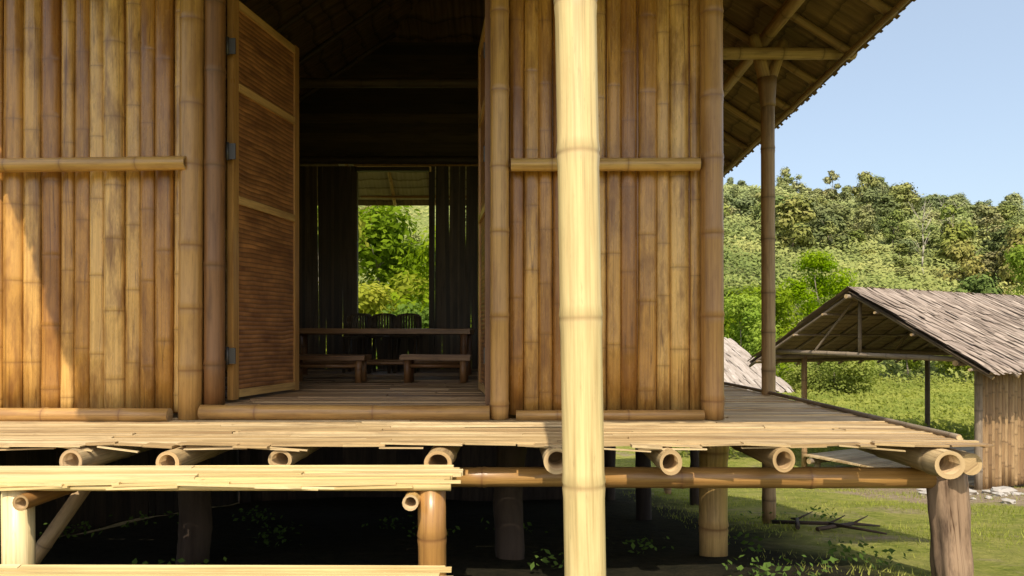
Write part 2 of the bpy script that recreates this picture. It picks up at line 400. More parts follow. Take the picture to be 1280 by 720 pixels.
def polepart(name,p0,p1,r,mat=M_frame,parent=house,label=None,inner=None,**k):
    mb=MB();pole(mb,p0,p1,r,**k);o=P(mb,name,[mat,inner or M_inner],parent=parent)
    if label:o["label"]=label
    return o
polepart('post',(-1.595,3.385,-.41),(-1.575,3.385,3.15),.056,seg=18,inter=.36,bulge=.8,tint=.35)
polepart('post',(-.062,3.385,-.41),(-.06,3.385,3.15),.046,seg=18,inter=.4,tint=.4)
polepart('post',(.995,3.385,-.41),(.985,3.385,2.7),.055,seg=18,inter=.38,tint=.2)
polepart('post',(-2.74,3.385,-.41),(-2.74,3.385,2.0),.055,seg=18)
polepart('rail',(-2.72,3.355,.835),(-1.59,3.335,.845),.034,seg=14,bulge=.6,hollow=True)
polepart('rail',(-.005,3.37,.845),(.925,3.37,.848),.032,seg=14,bulge=.6,hollow=True)
polepart('rail',(-2.72,3.33,-.385),(-1.67,3.33,-.387),.035,mat=M_frame,seg=14,tint=.3)
polepart('rail',(.02,3.35,-.39),(.94,3.35,-.388),.026,mat=M_frame,seg=14,tint=.3)
polepart('threshold',(-1.53,3.36,-.376),(-.11,3.36,-.380),.038,mat=M_frame,seg=16,inter=.5,tint=.25)
polepart('lintel',(-1.53,3.40,1.80),(-.11,3.40,1.80),.045,seg=14)
mb=MB();pole(mb,(-1.487,3.41,-.35),(-1.483,3.41,1.76),.049,seg=16,inter=.42,inner=0,tint=.4);box(mb,(-1.52,3.47,.70),(.05,0,0),(0,.012,0),(0,0,1.06),0,along='z',R=0.2);P(mb,'door_jamb',[M_jamb])
mb=MB();box(mb,(-.122,3.47,.70),(.014,0,0),(0,.035,0),(0,0,1.05),0,along='z',R=.1);P(mb,'door_jamb',[M_jamb])
def door(h,far,z0,z1,side):
    h=Vector(h);D=(Vector(far)-h);W=D.length;D.normalize();Nn=Vector((-D.y,D.x,0))
    ce=h+D*W/2; up=Vector((0,0,1)); H=z1-z0
    mb=MB()
    for s in (.024,W-.024): box(mb,h+D*s+up*(z0+H/2),D*.024,Nn*.017,up*H/2,0,along='z',R=.1)
    for z in (z0+.03,.70,1.28,z1-.03): box(mb,ce+up*z,D*(W/2-.05),Nn*.019,up*.020,0,along='x',R=.75)
    d=P(mb,'door',[M_frame]);
    mb=MB();box(mb,ce+up*(z0+H/2),D*(W/2-.04),Nn*.006,up*(H/2-.02),0,along='z')
    pn=P(mb,'door_panel',[M_weave],parent=house); pn.parent=d; pn.matrix_parent_inverse=Matrix.Identity(4)
    for z in (1.46,.93,-.1):
        mb=MB();q=h+up*z+Vector((0,-.012,0))
        box(mb,q+Vector((side*.022,-.02,0)),(.018,0,0),(0,.003,0),(0,0,.04),0)
        pole(mb,q+Vector((0,-.022,-.045)),q+Vector((0,-.022,.045)),.008,seg=8,inter=9,inner=0)
        box(mb,q-Vector((side*.02,.018,0)),(.015,0,0),(0,.003,0),(0,0,.03),0)
        hg=P(mb,'hinge',[M_metal],parent=house); hg.parent=d; hg.matrix_parent_inverse=Matrix.Identity(4)
    return d
d1=door((-1.432,3.47,0),(-1.30,4.12,0),-.325,1.735,1);d1["label"]="reddish brown woven bamboo door leaf standing open"
d2=door((-.105,3.52,0),(-.190,4.16,0),-.325,1.735,-1);d2["label"]="bamboo door leaf seen edge-on, standing open"

def slatfloor(mb,x0,x1,y0,y1,z,wmin=.03,wmax=.055,th=.008,ragged=.0,segs=(1.2,2.4),curve=.004):
    y=y0
    while y<y1:
        w=random.uniform(wmin,wmax); x=x0+random.uniform(-ragged,ragged)
        while x<x1:
            l=random.uniform(*segs); xe=min(x+l,x1+random.uniform(-ragged,ragged))
            if x1-xe<.3: xe=x1+random.uniform(-ragged,ragged)
            t=random.uniform(-.004,.004); 
            box(mb,((x+xe)/2,y+w/2,z-th+random.uniform(-curve,curve)),((xe-x)/2,random.uniform(-.003,.003),t),(0,w/2-.001,random.uniform(-.003,.003)),(0,0,th),0,along='x')
            x=xe+.003
            if xe>=x1-.05: break
        y+=w
mb=MB();slatfloor(mb,-1.50,-.13,3.42,3.50,-.343,.04,.05);slatfloor(mb,-2.68,.96,3.50,6.98,-.335,.05,.09);P(mb,'floor',[M_beam])["label"]="split bamboo interior floor"
mb=MB();slatfloor(mb,-2.9,1.82,2.66,3.44,-.415,.018,.038,.004,ragged=.03,curve=.003);slatfloor(mb,1.07,1.82,3.44,8.2,-.415,.025,.045,.005,ragged=.03,segs=(.8,.9))
x=-2.9
while x<1.83:
    l=random.uniform(.06,.32); pr=random.uniform(.0,.045); xe=min(x+l,1.84)
    box(mb,((x+xe)/2,2.66-pr/2-.004,-.420+random.uniform(-.005,.003)),((xe-x)/2,random.uniform(-.010,.010),random.uniform(-.004,.004)),(0,pr/2+.010,0),(0,0,random.uniform(.002,.005)),0,along='x')
    x=xe+random.uniform(-.02,.012)
for k in range(14):
    x=random.uniform(-2.8,1.6);l=random.uniform(.06,.22)
    box(mb,(x,2.645-random.uniform(0,.03),-.430-random.uniform(0,.006)),(l,random.uniform(-.012,.012),random.uniform(-.012,.004)),(0,.006,0),(0,0,.0025),0,along='x')
P(mb,'deck',[M_deck])["label"]="flattened bamboo veranda deck with ragged edge"
polepart('edge_pole',(1.80,2.75,-.405),(1.78,8.1,-.405),.012,mat=M_grey,seg=10,bend=.01)
for px in (99,216,350,547,693,833,977):
    xj=(px-640)/853*2.62+random.uniform(-.01,.01)
    polepart('joist',(xj,2.61+random.uniform(-.05,.03),-.476+random.uniform(-.006,.004)),(xj+random.uniform(-.05,.05),8.1,-.482),random.uniform(.041,.051),mat=M_deck,seg=24,hollow=True,inter=.4,oval=random.uniform(-.09,.09))
polepart('joist',(1.655,2.58,-.488),(1.68,8.1,-.48),.056,mat=M_deck,seg=24,hollow=True,label="thick hollow bamboo joist at the deck corner",oval=.04)
polepart('joist',(1.79,2.66,-.50),(1.80,8.1,-.50),.043,mat=M_deck,seg=18,inner=M_inner)
polepart('beam',(-.28,2.78,-.575),(.36,2.79,-.575),.040,mat=M_frame,seg=16,inter=.45)
polepart('beam',(.33,2.80,-.58),(1.74,2.80,-.582),.043,mat=M_frame,seg=16,inter=.45)
polepart('beam',(-2.85,2.80,-.58),(-.25,2.82,-.58),.043,mat=M_beam,seg=16)
for y in (4.8,6.6): polepart('beam',(-2.85,y,-.58),(1.85,y,-.58),.045,mat=M_beam,seg=10)
def stilt(x,y,r,mat,ztop=-.5,label=None,lean=0,seg=16,**k):
    zb=float(gz(x,y))-.06
    return polepart('stilt',(x+lean,y,zb),(x,y,ztop),r,mat=mat,seg=seg,label=label,inner=mat,**k)
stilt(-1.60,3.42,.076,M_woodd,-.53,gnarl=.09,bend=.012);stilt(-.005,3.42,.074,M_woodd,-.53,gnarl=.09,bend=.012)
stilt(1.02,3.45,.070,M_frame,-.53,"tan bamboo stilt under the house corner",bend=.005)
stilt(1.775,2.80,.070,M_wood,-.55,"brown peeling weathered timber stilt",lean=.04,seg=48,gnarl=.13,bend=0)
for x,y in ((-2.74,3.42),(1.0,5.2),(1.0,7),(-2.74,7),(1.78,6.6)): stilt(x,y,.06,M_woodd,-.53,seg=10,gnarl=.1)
mb=MB();x=-2.8  # slat screens added at rear and left to block light below the floor
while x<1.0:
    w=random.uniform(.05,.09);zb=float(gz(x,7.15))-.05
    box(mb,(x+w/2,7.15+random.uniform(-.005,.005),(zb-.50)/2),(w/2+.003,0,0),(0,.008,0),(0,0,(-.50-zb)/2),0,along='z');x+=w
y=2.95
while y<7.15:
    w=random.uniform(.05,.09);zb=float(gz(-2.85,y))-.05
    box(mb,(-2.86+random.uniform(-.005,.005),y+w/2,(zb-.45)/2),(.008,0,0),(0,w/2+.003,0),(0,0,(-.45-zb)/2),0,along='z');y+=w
P(mb,'added_shade_screen',[M_woodd])
zb=float(gz(1.8,4.78))
mb=MB();pole(mb,(1.80,4.78,zb-.05),(1.79,4.78,1.62),.046,seg=16)
pole(mb,(1.79,4.78,1.60),(1.785,4.78,1.80),.050,.068,seg=18,gnarl=.10)
pole(mb,(1.78,4.78,1.76),(1.69,4.78,2.10),.046,.036,seg=14,gnarl=.10);pole(mb,(1.80,4.78,1.76),(1.90,4.78,2.06),.042,.034,seg=14,gnarl=.10)
P(mb,'post',[M_beam,M_beam])["label"]="weathered veranda post with forked knotted top"
polepart('post',(1.80,7.9,float(gz(1.8,7.9))-.05),(1.79,7.9,2.0),.045,mat=M_beam,seg=12)
zb=float(gz(.18,1.64))
polepart('post',(.184,1.64,zb-.05),(.128,1.64,2.22),.050,mat=M_pale,seg=28,inter=.43,label="pale sunlit bamboo porch post",bulge=.7)
def roofmesh(mb,th=.05,planes=RP,C=RC,n=14,mat_top=1,mat_bot=0):
    for pi,pl in enumerate(planes):
        A,B,R0=Vector(C[pl[0]]),Vector(C[pl[1]]),Vector(C[pl[2]]); R1=Vector(C[pl[3]]) if pl[3] else R0
        ev=(B-A).length; nn=(B-A).cross(R0-A).normalized()
        if nn.z<0: nn=-nn
        ed=(B-A).normalized()
        for side,off,mt in ((0,0,mat_bot),(1,th,mat_top)):
            g=[]
            for j in range(n+1):
                v=j/n; row=[]
                for i in range(n*2+1):
                    u=i/(n*2)
                    p=(A*(1-u)+B*u)*(1-v)+(R1*(1-u)+R0*u)*v+nn*off
                    rel=p-A; uu=rel.dot(ed); vvv=(rel-ed*uu).length
                    row.append((mb.v(p,(.5,0,.5,1)),(uu,vvv)))
                g.append(row)
            for j in range(n):
                for i in range(n*2):
                    q=[g[j][i],g[j][i+1],g[j+1][i+1],g[j+1][i]]
                    if side==0:q=q[::-1]
                    mb.f([x[0] for x in q],[x[1] for x in q],mt)
        a,b=A,B
        idx=[mb.v(p,(.3,0,.5,1)) for p in (a,b,b+nn*th,a+nn*th)]
        mb.f(idx,[(0,0),(ev,0),(ev,th),(0,th)],mat_top)
def strips(mb,A,B,R0,R1,courses,per,w,length,mat=0,lift=.03,over=.08,base=.055,droop=.35,fan=.10):
    A,B,R0,R1=map(Vector,(A,B,R0,R1)); nn=(B-A).cross(R0-A).normalized()
    if nn.z<0: nn=-nn
    ed=(B-A).normalized()
    for c in range(courses):
        v=(c+1.0)/courses
        for k in range(per):
            u=(k+random.uniform(-.3,1.3))/per; u=min(max(u,-.005),1.005)
            bot0=(A*(1-u)+B*u)
            dn=(bot0-((R1*(1-u)+R0*u))).normalized()
            vv_=v+random.uniform(-.3,.3)/courses
            top=bot0*(1-vv_)+(R1*(1-u)+R0*u)*vv_
            l=length*random.uniform(.7,1.25)
            mxl=(top-bot0).length+over*random.uniform(.2,1.3); l=min(l,mxl)
            if l<.04: continue
            dj=(dn+ed*random.uniform(-fan,fan)).normalized()
            ww=w*random.uniform(.5,1.4); tw=random.uniform(-.3,.3)*lift
            l0=base+random.uniform(0,.012); l1=base+lift*random.uniform(.3,1.3)
            R=random.random();R2=random.random(); g0=random.uniform(0,.12)
            P0=top+nn*l0; P1=top+dj*l*.6+nn*((l0+l1)/2+.005); P2=top+dj*l+nn*l1-Vector((0,0,max(0,l-(top-bot0).length)*droop))
            pts=[P0-ed*ww/2,P0+ed*ww/2,P1+ed*ww/2+nn*tw,P1-ed*ww/2,P2+ed*ww*.42-nn*tw,P2-ed*ww*.42]
            id_=[mb.v(p,(R,g0,R2,1)) for p in pts]
            mb.f((id_[0],id_[1],id_[2],id_[3]),[(0,0),(ww,0),(ww,l*.6),(0,l*.6)],mat)
            mb.f((id_[3],id_[2],id_[4],id_[5]),[(0,l*.6),(ww,l*.6),(ww,l),(0,l)],mat)
mb=MB();roofmesh(mb)
for pl in RP:
    A,B,R0=[RC[k] for k in pl[:3]]; R1=RC[pl[3]] if pl[3] else R0
    L=(Vector(B)-Vector(A)).length
    strips(mb,A,B,R0,R1,9,int(L*30),.06,.6,mat=2,lift=.03,over=.022,base=.052,droop=.5,fan=.04)
roof=P(mb,'roof',[M_under,M_thatchb,M_thatchb]);roof["label"]="brown leaf-thatch hipped roof with bamboo rafters"
# added pale sheet, bounce light under the rear overhang put into its colour
mb=MB();g=[]
for j in range(6):
    y=7.06+j*.33; g.append([mb.v((x,y,rz(x,y)-.008),(.5,0,.5,1)) for x in np.linspace(-2.1,1.0,10)])
for j in range(5):
    for i in range(9):
        mb.f((g[j][i],g[j+1][i],g[j+1][i+1],g[j][i+1]),[(i*.34,j*.33),(i*.34,j*.33+.33),(i*.34+.34,j*.33+.33),(i*.34+.34,j*.33)],0)
ln=P(mb,'eave_bounce_sheet',[M_undr]);ln.parent=roof;ln.matrix_parent_inverse=Matrix.Identity(4)
def roofpole(name,p0,p1,r,mat=M_beam,**k):
    mb=MB();pole(mb,p0,p1,r,seg=8,**k);o=P(mb,name,[mat,M_inner],parent=house);o.parent=roof;o.matrix_parent_inverse=Matrix.Identity(4);return o
def onroof(x,y,d=.035): return (x,y,rz(x,y)-d)
for y in np.arange(1.6,8.8,.5):
    y=float(y); 
    xt=-.43+ (max(0,(4.1-y)/2.9) + max(0,(y-6.2)/2.6))*2.6
    if 2.28-xt<.3: continue
    if xt<.9 and y>3.5:
        roofpole('rafter',onroof(2.30,y),onroof(1.06,y),.028,inter=.3);roofpole('rafter',onroof(1.04,y),onroof(xt+.05,y),.022,mat=M_dark)  # inner part of the rafter takes the gloom-darkened colour
    else: roofpole('rafter',onroof(2.30,y),onroof(xt+.05,y),.028,inter=.3)
for y in np.arange(3.3,8.7,.6):
    y=float(y);xt=-.43-(max(0,(4.1-y)/2.9)+max(0,(y-6.2)/2.6))*2.6
    if abs(-2.8-xt)<.3: continue
    roofpole('rafter',onroof(-2.75,y),onroof(xt-.05,y),.022,mat=M_dark)
for x in np.arange(-2.0,2.2,.5):
    x=float(x);f=abs(x+.43)/2.76
    y1=4.1-f*2.8;y2=6.2+f*2.5
    if y1>1.6: roofpole('rafter',onroof(x,1.25),onroof(x,y1),.022,mat=M_dark)
    if y2<8.5:
        roofpole('rafter',onroof(x,8.75),onroof(x,max(y2,7.05)),.022,mat=M_frame)
for x in (2.25,1.80,1.3): roofpole('purlin',onroof(x,1.9+(2.3-x)*.8,.08),onroof(x,8.3-(2.3-x)*.8,.08),.020)
for y in (7.6,8.2,8.6): roofpole('purlin',onroof(-1.9 ,y,.075),onroof(1.1,y,.075),.018,mat=M_frame)
polepart('beam',(1.79,1.7,2.17),(1.79,8.3,2.02),.042,mat=M_beam,seg=12)
polepart('beam',(1.05,4.70,1.945),(2.36,4.70,1.945),.040,mat=M_beam,seg=12)
polepart('beam',(1.05,4.88,2.03),(2.2,4.88,2.03),.03,mat=M_beam,seg=12)
polepart('beam',(1.05,6.8,1.95),(2.3,6.8,1.93),.036,mat=M_beam,seg=12)
polepart('beam',(-2.7,5.8,2.15),(1.0,5.8,2.15),.04,mat=M_dark,seg=10)

# ------------------------------------------------------------ bamboo steps
steps=empty('bamboo_steps','pale split-bamboo steps in front of the veranda','steps',(-1,2.3,-1.05))
def tread(y0,y1,z,x0,x1,label=None):
    mb=MB();slatfloor(mb,x0,x1,y0,y1,z,.018,.040,.006,ragged=.035,segs=(.9,3.2),curve=.003)
    for k in range(14):
        x=random.uniform(x0+.2,x1-.2);l=random.uniform(.1,.3)
        box(mb,(x,y0-.006-random.uniform(0,.012),z-.008-random.uniform(0,.012)),(l,random.uniform(-.008,.008),random.uniform(-.006,.006)),(0,.006,0),(0,0,.0035),0,along='x')
    pole(mb,(x0,y0+.004,z-.024),(x1,y0+.004,z-.022),.012,seg=10,inter=.5,inner=0,bend=.004)
    P(mb,'tread',[M_pale],parent=steps)
tread(2.29,2.565,-.487,-2.75,-.205);tread(1.86,2.06,-.70,-2.6,-.19)
for x in (-1.685,-.27,-2.6):
    zb=float(gz(x,2.33))-.05
    polepart('step_post',(x,2.335,zb),(x-.005,2.335,-.515),.048,mat=M_frame if x>-.5 else M_pale,parent=steps,seg=18,hollow=False)
for x in (-1.62,-.335):
    polepart('step_bearer',(x,2.25,-.55),(x,2.70,-.55),.027,mat=M_frame,parent=steps,seg=14,hollow=True)
polepart('brace',(-1.90,2.62,-.95),(-1.70,2.72,-.60),.028,mat=M_beam,parent=steps,seg=10,label="leaning weathered bamboo brace")
for x in (-1.5,-.5): polepart('step_post',(x-.06,1.96,float(gz(x,1.93))-.05),(x-.06,1.96,-.735),.045,mat=M_pale,parent=steps,seg=14)

# ------------------------------------------------------------ interior furniture
def table(x0,x1,y0,y1,z,zf,name,label,cat,mat=M_dark,group=None,th=.012,lr=.022):
    e=empty(name,label,cat,((x0+x1)/2,(y0+y1)/2,zf),group)
    mb=MB();slatfloor(mb,x0,x1,y0,y1,z,.05,.08,th,segs=(3,3));
    P(mb,'table_top' if 'table' in name else 'seat',[mat],parent=e)
    for x in (x0+.05,x1-.05):
        for y in (y0+.04,y1-.04): polepart('leg',(x,y,zf),(x,y,z-.02),lr,mat=mat,parent=e,seg=8)
    polepart('stretcher',(x0+.05,y0+.04,zf+.12),(x1-.05,y0+.04,zf+.12),.014,mat=mat,parent=e,seg=8)
    polepart('stretcher',(x0+.05,y1-.04,zf+.12),(x1-.05,y1-.04,zf+.12),.014,mat=mat,parent=e,seg=8)
    return e
ZF=-.335
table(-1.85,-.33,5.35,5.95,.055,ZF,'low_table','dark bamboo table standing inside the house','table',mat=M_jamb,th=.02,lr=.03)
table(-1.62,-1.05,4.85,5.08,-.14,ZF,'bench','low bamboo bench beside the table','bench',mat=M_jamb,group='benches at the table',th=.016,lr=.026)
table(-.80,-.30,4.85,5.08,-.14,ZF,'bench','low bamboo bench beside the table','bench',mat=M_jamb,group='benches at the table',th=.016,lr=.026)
for x in (-1.43,-1.20,-.97):
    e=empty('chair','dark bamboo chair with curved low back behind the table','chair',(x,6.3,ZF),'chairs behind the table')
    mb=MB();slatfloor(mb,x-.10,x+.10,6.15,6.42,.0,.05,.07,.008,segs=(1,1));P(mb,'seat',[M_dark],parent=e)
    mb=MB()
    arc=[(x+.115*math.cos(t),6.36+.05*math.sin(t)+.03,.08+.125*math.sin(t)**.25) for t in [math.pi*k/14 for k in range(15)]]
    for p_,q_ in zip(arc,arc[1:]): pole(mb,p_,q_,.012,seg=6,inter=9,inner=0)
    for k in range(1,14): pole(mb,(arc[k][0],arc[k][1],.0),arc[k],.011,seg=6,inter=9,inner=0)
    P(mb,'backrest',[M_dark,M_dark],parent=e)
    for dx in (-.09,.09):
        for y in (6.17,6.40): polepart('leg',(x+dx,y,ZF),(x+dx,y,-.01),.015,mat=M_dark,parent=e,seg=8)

# ------------------------------------------------------------ open hut
A0=Vector((4.68,9.5,0));rd=Vector((.883,.469,0)).normalized();gd=Vector((.469,-.883,0)).normalized()
hut=empty('open_shelter','open bamboo shelter with weathered grey-brown leaf-thatch gable roof','hut',(6,9.5,-2.2))
def HP(a,b,z):
    v=A0+rd*a+gd*b; return (v.x,v.y,z)
LEN=4.6;HW=1.80;ZR=.62;ZE=-.45
mb=MB()
C={'R0':HP(0,HW,ZE),'R1':HP(LEN,HW,ZE),'L0':HP(0.05,-HW,ZE),'L1':HP(LEN,-HW,ZE),'A':HP(0,0,ZR),'B':HP(LEN,0,ZR)}
roofmesh(mb,.04,[('R0','R1','B','A'),('L1','L0','A','B')],C,10)
strips(mb,C['R0'],C['R1'],C['B'],C['A'],8,120,.06,.55,mat=2,lift=.03,over=.06,base=.045,fan=.08)
strips(mb,C['L1'],C['L0'],C['A'],C['B'],8,90,.06,.50,mat=2,lift=.02,over=.05,base=.045,fan=.05)
for k in range(170):
    t=random.uniform(0,1)*LEN; sg=random.choice((-1,1)); 
    p=Vector(HP(t,0,ZR+.07)); q=Vector(HP(t+random.uniform(-.03,.03),sg*.20,ZR-.12+.07)); w=rd*.035
    R=random.random();ids=[mb.v(x,(R,0,R,1)) for x in (p-w,p+w,q+w,q-w)];mb.f(ids,[(0,0),(.07,0),(.07,.2),(0,.2)],2)
hr=P(mb,'roof',[M_underp,M_thatch,M_thatch],parent=hut)
def hpole(name,p0,p1,r,mat=M_grey,**k): return polepart(name,p0,p1,r,mat=mat,parent=hut,seg=10,**k)
def zroof(b): return ZR-(ZR-ZE)*abs(b)/HW
for a in np.arange(.06,LEN,.55):
    a=float(a)
    for s in (-1,1): hpole('rafter',HP(a,s*(HW+.02),ZE-.04),HP(a,0,ZR-.04),.022)
for b in (-1.6,-.9,-.4,.4,.9,1.6): hpole('purlin',HP(-.02,b,zroof(b)-.07),HP(LEN,b,zroof(b)-.07),.018)
hpole('ridge_pole',HP(-.05,0,ZR-.07),HP(LEN,0,ZR-.07),.03)
ZT=-.24
for a in (.25,2.2,4.2):
    hpole('tie_beam',HP(a,-1.5,ZT),HP(a,1.5,ZT-.05),.035)
    hpole('king_post',HP(a,0,ZT),HP(a,0,ZR-.08),.025)
    hpole('strut',HP(a,-.75,ZT),HP(a,-.1,ZR-.12),.018);
for b in (-1.4,1.4): hpole('wall_plate',HP(.05,b,-.33),HP(LEN-.05,b,-.33),.036)
def gzp(p): return float(gz(p[0],p[1]))
for a,b in ((.84,-1.4),(.55,1.4),(4.1,1.4),(4.2,-1.4)):
    p=HP(a,b,0);hpole('post',(p[0],p[1],gzp(p)-.05),(p[0],p[1],-.32),.045,inter=.4,mat=M_grey if b>0 or a>2 else M_beam)
def hwall(a0,b0,a1,b1,z0,z1,label=None):
    mb=MB();n=int(math.hypot(a1-a0,b1-b0)/.075)
    for k in range(n):
        t=(k+.5)/n;p=HP(a0+(a1-a0)*t,b0+(b1-b0)*t,0);zt=min(z1,zroof(b0+(b1-b0)*t)-.08)
        pole(mb,(p[0],p[1],z0),(p[0],p[1],zt),.037,seg=8)
    o=P(mb,'wall',[M_beam,M_inner],parent=hut); 
hwall(.62,1.38,4.2,1.38,-1.95,-.38)
mb=MB()
for k in range(27):
    b=-1.3+k*.1;p=Vector(HP(2.5,b,-1.93)); box(mb,p,rd*1.75,gd*.045,Vector((0,0,.012)),0,along='x')
P(mb,'floor',[M_deck],parent=hut)
for b in (-1.2,0,1.25): hpole('floor_beam',HP(.7,b,-2.0),HP(4.2,b,-2.0),.045)
for a in (.9,2.4,4.0):
    for b in (-1.2,1.25):
        p=HP(a,b,0);hpole('floor_stub',(p[0],p[1],gzp(p)-.1),(p[0],p[1],-1.98),.05)
hut2=empty('thatched_hut','small hut with weathered pale thatched roof behind the veranda','hut',(4.4,17,-2.2))
mb=MB()
C={'a':(2.4,15.2,-1.25),'b':(6.25,15.2,-1.25),'c':(5.55,17.4,-.12),'d':(2.8,17.4,-.12),'e':(6.25,19.4,-1.25),'f':(2.4,19.4,-1.25)}
roofmesh(mb,.04,[('a','b','c','d'),('e','f','d','c'),('b','e','c',None),('f','a','d',None)],C,8)
M_thatchp=bamboo('thatch_pale',(.30,.25,.205),(.40,.34,.285),(.50,.43,.37),ring=(.2,.15,.1),rough=.9,blotch=(.24,.19,.15),blot=.6,streak=.7)
strips(mb,C['a'],C['b'],C['c'],C['d'],10,80,.06,.4,mat=2,lift=.012,fan=.03);strips(mb,C['b'],C['e'],C['c'],C['c'],10,60,.07,.4,mat=2,lift=.012,fan=.03)
P(mb,'roof',[M_underp,M_thatchp,M_thatchp],parent=hut2)
mb=MB()
for (xa,ya,xb,yb) in ((2.9,15.8,5.8,15.8),(5.8,15.8,5.8,18.8),(2.9,18.8,5.8,18.8),(2.9,15.8,2.9,18.8)):
    n=int(math.hypot(xb-xa,yb-ya)/.08)
    for k in range(n):
        t=k/n;pole(mb,(xa+(xb-xa)*t,ya+(yb-ya)*t,-2.25),(xa+(xb-xa)*t,ya+(yb-ya)*t,-1.02),.04,seg=8)
P(mb,'wall',[M_beam,M_inner],parent=hut2)

# ------------------------------------------------------------ vegetation
def leafmesh(name,cent,nrm,size,colr,mats,aspect=.55,matidx=None):
    n=len(cent)
    a=rng.normal(size=(n,3)); nrm=nrm/np.linalg.norm(nrm,axis=1,keepdims=True)
    u=np.cross(nrm,a);u/=np.linalg.norm(u,axis=1,keepdims=True)
    w=np.cross(nrm,u)
    s=size[:,None]
    v=np.stack([cent-u*s,cent+w*s*aspect+nrm*s*.12,cent+u*s,cent-w*s*aspect+nrm*s*.12],1).reshape(-1,3)
    f=np.arange(4*n).reshape(-1,4)
    me=bpy.data.meshes.new(name)
    me.vertices.add(4*n);me.vertices.foreach_set('co',v.astype(np.float32).ravel())
    me.loops.add(4*n);me.loops.foreach_set('vertex_index',f.ravel().astype(np.int32))
    me.polygons.add(n);me.polygons.foreach_set('loop_start',np.arange(0,4*n,4,dtype=np.int32))
    for m in mats:me.materials.append(m)
    c=np.ones((4*n,4),np.float32);c[:,0]=np.repeat(colr,4);c[:,1]=0
    ca=me.color_attributes.new('Col','FLOAT_COLOR','POINT');ca.data.foreach_set('color',c.ravel())
    me.update(calc_edges=True);me.validate();return me
def crown(name,H,Rr,base,nl,leaf,lobes=10,flat=1.0,mats=None,asp=.55,smooth=.4):
    cs=[];ns=[];co=[]
    for k in range(lobes):
        th=rng.uniform(0,6.28);q=math.sqrt(rng.uniform(0,1))
        zz=rng.uniform(0,1)
        env=math.sin(math.pi*(.18+.74*zz))
        c=np.array([math.cos(th)*q*Rr*.8*env,math.sin(th)*q*Rr*.8*env,base+(H-base)*(.15+.75*zz)])
        r=Rr*rng.uniform(.22,.5)
        n=int(nl/lobes*rng.uniform(.5,1.5))
        d=rng.normal(size=(n,3));d/=np.linalg.norm(d,axis=1,keepdims=True)
        rad=r*rng.uniform(.35,1.15,size=(n,1))**.7*(1+.3*np.sin(d[:,:1]*5+k)*np.cos(d[:,2:3]*6))
        p=c+d*rad*np.array([1,1,.75*flat])
        cs.append(p);ns.append(d*1.2+rng.normal(size=(n,3))*smooth+np.array([0,0,.6]))
        tone=rng.uniform(.1,.8)
        co.append(np.clip(tone*.6+.25+rng.normal(size=n)*.07+ (d[:,2])*.12,0,1))
    cs=np.concatenate(cs);ns=np.concatenate(ns);co=np.concatenate(co)
    return leafmesh(name,cs,ns,leaf*rng.uniform(.6,1.3,len(cs)),co,mats,asp)
def trunkmesh(name,H,r,limbs=6,Rr=1.0,crooked=.15):
    mb=MB();p=Vector((0,0,-.3));pts=[p]
    for k in range(5):
        p=p+Vector((random.uniform(-crooked,crooked),random.uniform(-crooked,crooked),(H*.85+.3)/5));pts.append(p)
    for k in range(5): pole(mb,pts[k],pts[k+1],r*(1-k*.17),r*(1-(k+1)*.17),seg=7,inter=9,inner=0)
    for k in range(limbs):
        b=pts[2+k%3]; th=random.uniform(0,6.28);L=Rr*random.uniform(.5,.8)
        e=b+Vector((math.cos(th)*L,math.sin(th)*L,L*random.uniform(.3,.6)));pole(mb,b,e,r*.35,r*.1,seg=5,inter=9,inner=0)
    o=make(mb,name,[M_bark]);me=o.data;bpy.data.objects.remove(o);return me
far=[]
for k in range(12):
    kind=k%3
    H=(random.uniform(2.6,4.2),random.uniform(3.6,4.8),random.uniform(1.6,2.6))[kind];Rr=(random.uniform(1.5,2.2),random.uniform(1.1,1.6),random.uniform(1.4,2.2))[kind]
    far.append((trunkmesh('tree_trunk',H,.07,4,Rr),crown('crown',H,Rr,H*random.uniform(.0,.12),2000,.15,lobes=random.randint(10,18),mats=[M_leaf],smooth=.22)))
near=[]
for k in range(5):
    H=random.uniform(3.2,4.8);Rr=random.uniform(1.3,1.9)
    near.append((trunkmesh('tree_trunk',H,.06,5,Rr),crown('crown',H,Rr,.3,8000,.075,lobes=18,mats=[M_leafn],asp=.5)))
def tree(kind,x,y,s,label,group=None,name='tree',cat='tree'):
    tm,cm=kind
    o=bpy.data.objects.new(name,None);o.empty_display_size=.2
    o.location=(x,y,float(gz(x,y))-.1);o.rotation_euler=(0,0,random.uniform(0,6.28));o.scale=(s*random.uniform(.85,1.15),s*random.uniform(.85,1.15),s*random.uniform(.75,1.2))
    tag(o,label,cat,group);link(o)
    t=bpy.data.objects.new('trunk',tm);link(t,o)
    c=bpy.data.objects.new('crown',cm);link(c,o)
    return o
G='trees covering the hillside'
pts=[]
tries=0
while len(pts)<235 and tries<30000:
    tries+=1
    y=30+(126-30)*random.random()**.75; t=random.uniform(.24,.84) if random.random()<.9 else random.uniform(-.34,.0)
    x=t*y
    if math.sin(x*.16+y*.05)+math.sin(y*.13-x*.07)+random.uniform(-1.1,1.1)<-.5: continue
    if any((x-a)**2+(y-b)**2<(1.2+.010*y)**2 for a,b in pts): continue
    pts.append((x,y))
for x,y in pts: tree(random.choice(far),x,y,random.choice((.45,.55,.65,.8,1.05))*random.uniform(.85,1.15)*(1+.002*(y-40)),'leafy green tree on the wooded hillside',G)
for px,s in ((1086,1.45),(1246,1.0),(985,.8),(1275,.9)):
    y=127;tree(far[0] if px==1086 else far[2],(px-640)/853*y,y,s,'taller tree standing out on the ridge','trees on the ridge')
